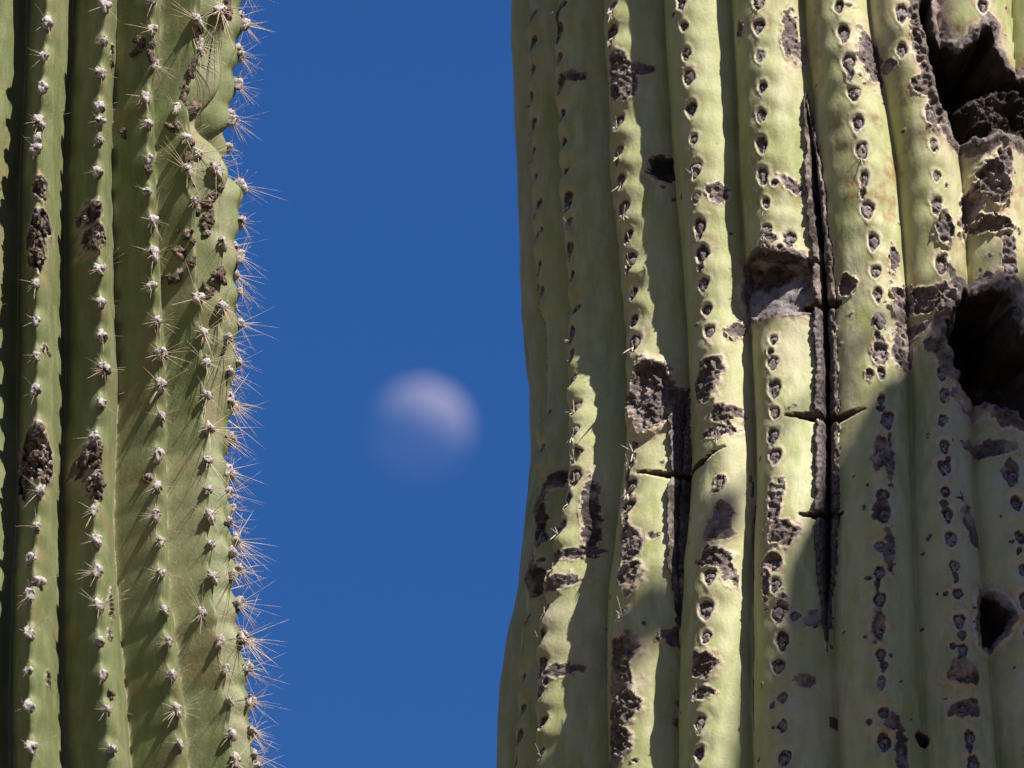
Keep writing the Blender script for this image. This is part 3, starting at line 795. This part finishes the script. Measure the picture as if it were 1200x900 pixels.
# pinched waist on the limb
u, v = ls_.uv(250, 132); ls_.gauss(u + 60, v, 110, 26, -36); ls_.gauss(u + 60, v + 62, 110, 22, 9)
larea = []
for k, pts in LA.items():
    for (x, y) in pts: larea.append((k, *ls_.hit(x, y)))
for k, off in ((0, 0), (6, 1), (7, 2), (8, 3)):
    zs = np.arange(ls_.z[0], 9, .0265)
    z = world_at_plane(0, 960, LY).z - .05
    while z < world_at_plane(0, 0, LY).z + .03:
        larea.append((k, float(np.interp(z, ls_.z, ls_.TC[k])) , z)); z += .0235 + random.uniform(-.003, .003)
larea = [a for a in larea if a[1] < R(121)]
for k, th, z in larea:
    u, v = th * ls_.Rref / S_, (ZC - z) * CT / S_
    ls_.gauss(u, v + 4, 13, 13, 5.0); ls_.gauss(u, v - 16, 14, 7, -2.5)
knobs = []
for a in [
 (45, 268, 17, 20, dict(sink=5, rough=9)), (44, 298, 11, 17, dict(rough=7)), (40, 536, 24, 30, dict(sink=12, rough=12, rim=6)), (50, 545, 13, 22, dict(rough=10)),
 (47, 222, 10, 12, {}), (110, 245, 11, 12, dict(rough=6)), (113, 277, 13, 13, dict(rough=7)),
 (106, 535, 14, 17, dict(rough=8)), (112, 566, 11, 18, dict(rough=8)), (238, 112, 16, 15, dict(rough=7)), (221, 272, 7, 14, {}), (217, 303, 12, 16, dict(sink=4)),
 (245, 218, 10, 14, dict(rough=7)), (246, 250, 11, 18, dict(rough=8)), (181, 62, 10, 13, dict(rough=7)), (163, 43, 10, 11, dict(rough=7)), (209, 139, 9, 8, {}), (255, 323, 13, 12, dict(rough=7)),
 (148, 140, 6, 7, {}), (174, 550, 7, 9, {}), (137, 58, 6, 11, {}), (137, 703, 6, 14, dict(mat=None)), (132, 740, 4, 5, {}), (268, 10, 12, 10, dict(rough=7)), (236, 52, 6, 22, dict(rot=.5)),
 (219, 180, 5, 14, {}), (173, 199, 6, 9, {}), (54, 405, 5, 5, {}), (229, 80, 5, 16, {}), (60, 785, 4, 8, {}), (150, 818, 4, 5, {}),
]:
    o_ = dict(a[4]); o_['mat'] = o_.get('mat') or M_CORK_D; o_.setdefault('halo', .8)
    o_['rough'] = o_.get('rough', 4) * 1.7; o_.setdefault('rim', 4)
    knobs.append(a[:4])
    if a[0] < 140: ls_.scar(a[0], a[1], a[2] * .75, a[3], **o_)
ls_.finish()
spiny_root = thing('saguaro_cactus', 'greener saguaro stem with whitish areoles and long tan spines on sharp ribs', 'cactus', (ls_.X0, LY, 0))
ls_.build(spiny_root, 'trunk', M_SKIN_L)
for k, th, z in larea:
    p, n = ls_.at(th, z)
    sc_ = random.uniform(.8, 1.25)
    o = place(spiny_root, random.choice(FELT), p + n * .0008, n, (sc_, sc_ * random.uniform(.85, 1.15), sc_), random.uniform(-.6, .6))
    full = k >= 3 or random.random() < .25
    me = random.choice(SPL if full else (SPX_ if random.random() < .7 else SPL))
    if k >= 5: me = random.choice(SPB)
    so_ = link('spine_cluster', me, o); so_.matrix_local = Matrix.Rotation(random.uniform(-.35, .35), 4, 'Z') @ Matrix.Scale(random.uniform(.6, .95) * (1.25 if k >= 4 else 1), 4)

KNOBW = [lump_mesh('corky_knob', .0032, .0034, .0026, 90 + i, M_KNOBW) for i in range(4)]
KNOB = [lump_mesh('corky_knob', .0040, .0046, .0030, 70 + i, M_KNOB) for i in range(6)]
for (x, y, rx, ry) in knobs:
    n_k = max(2, int(rx * ry / 20))
    for _ in range(n_k):
        ra = random.random() ** .5; an = random.uniform(0, 6.28)
        th, z = ls_.hit(x + .7 * rx * ra * math.cos(an), y + .95 * ry * ra * math.sin(an))
        cz = [float(np.interp(z, ls_.z, c_)) for c_ in ls_.TC[:8]]; near = min(cz, key=lambda a_: abs(a_ - th))
        if x > 140 and abs(near - th) < R(10): th = near + (th - near) * .3
        p, n = ls_.at(th, z)
        k_ = random.uniform(.35, .95) * min(1.05, .65 + rx * ry / 500) * (1.0 if x > 140 else .72)
        place(spiny_root, random.choice(KNOB if random.random() < .78 else KNOBW), p + n * .0008, n, (k_, k_ * random.uniform(.7, 1.5), k_), random.uniform(-1.5, 1.5), 'corky_knob')

# ------------------------------------------------------------------ moon
m, t, bs = newmat('moon')
co = N(t, 'ShaderNodeTexCoord').outputs['Object']
df = N(t, 'ShaderNodeBsdfDiffuse')
t.links.new(mixc(t, ramp(t, noise(t, co, .09, 3), .40, .62), (.085, .067, .062), (.15, .116, .105)), df.inputs['Color'])
tr = N(t, 'ShaderNodeBsdfTransparent'); ad = N(t, 'ShaderNodeAddShader')       # daylight air lies in front of it
t.links.new(df.outputs[0], ad.inputs[0]); t.links.new(tr.outputs[0], ad.inputs[1])
ge = N(t, 'ShaderNodeNewGeometry'); mx = N(t, 'ShaderNodeMixShader')
t.links.new(ge.outputs['Backfacing'], mx.inputs[0]); t.links.new(ad.outputs[0], mx.inputs[1]); t.links.new(tr.outputs[0], mx.inputs[2])
t.links.new(mx.outputs[0], t.nodes['Material Output'].inputs['Surface'])
bm = bmesh.new(); MD = 6000.0
bmesh.ops.create_uvsphere(bm, u_segments=64, v_segments=32, radius=MD * 57 * SPX)
me = bpy.data.meshes.new('moon'); bm.to_mesh(me); bm.free()
for p in me.polygons: p.use_smooth = True
mo = link('moon', me, None, m); mo.location = CAM + ray(494, 504) * MD
mo['label'] = 'pale half moon hanging in the blue daytime sky'; mo['category'] = 'moon'
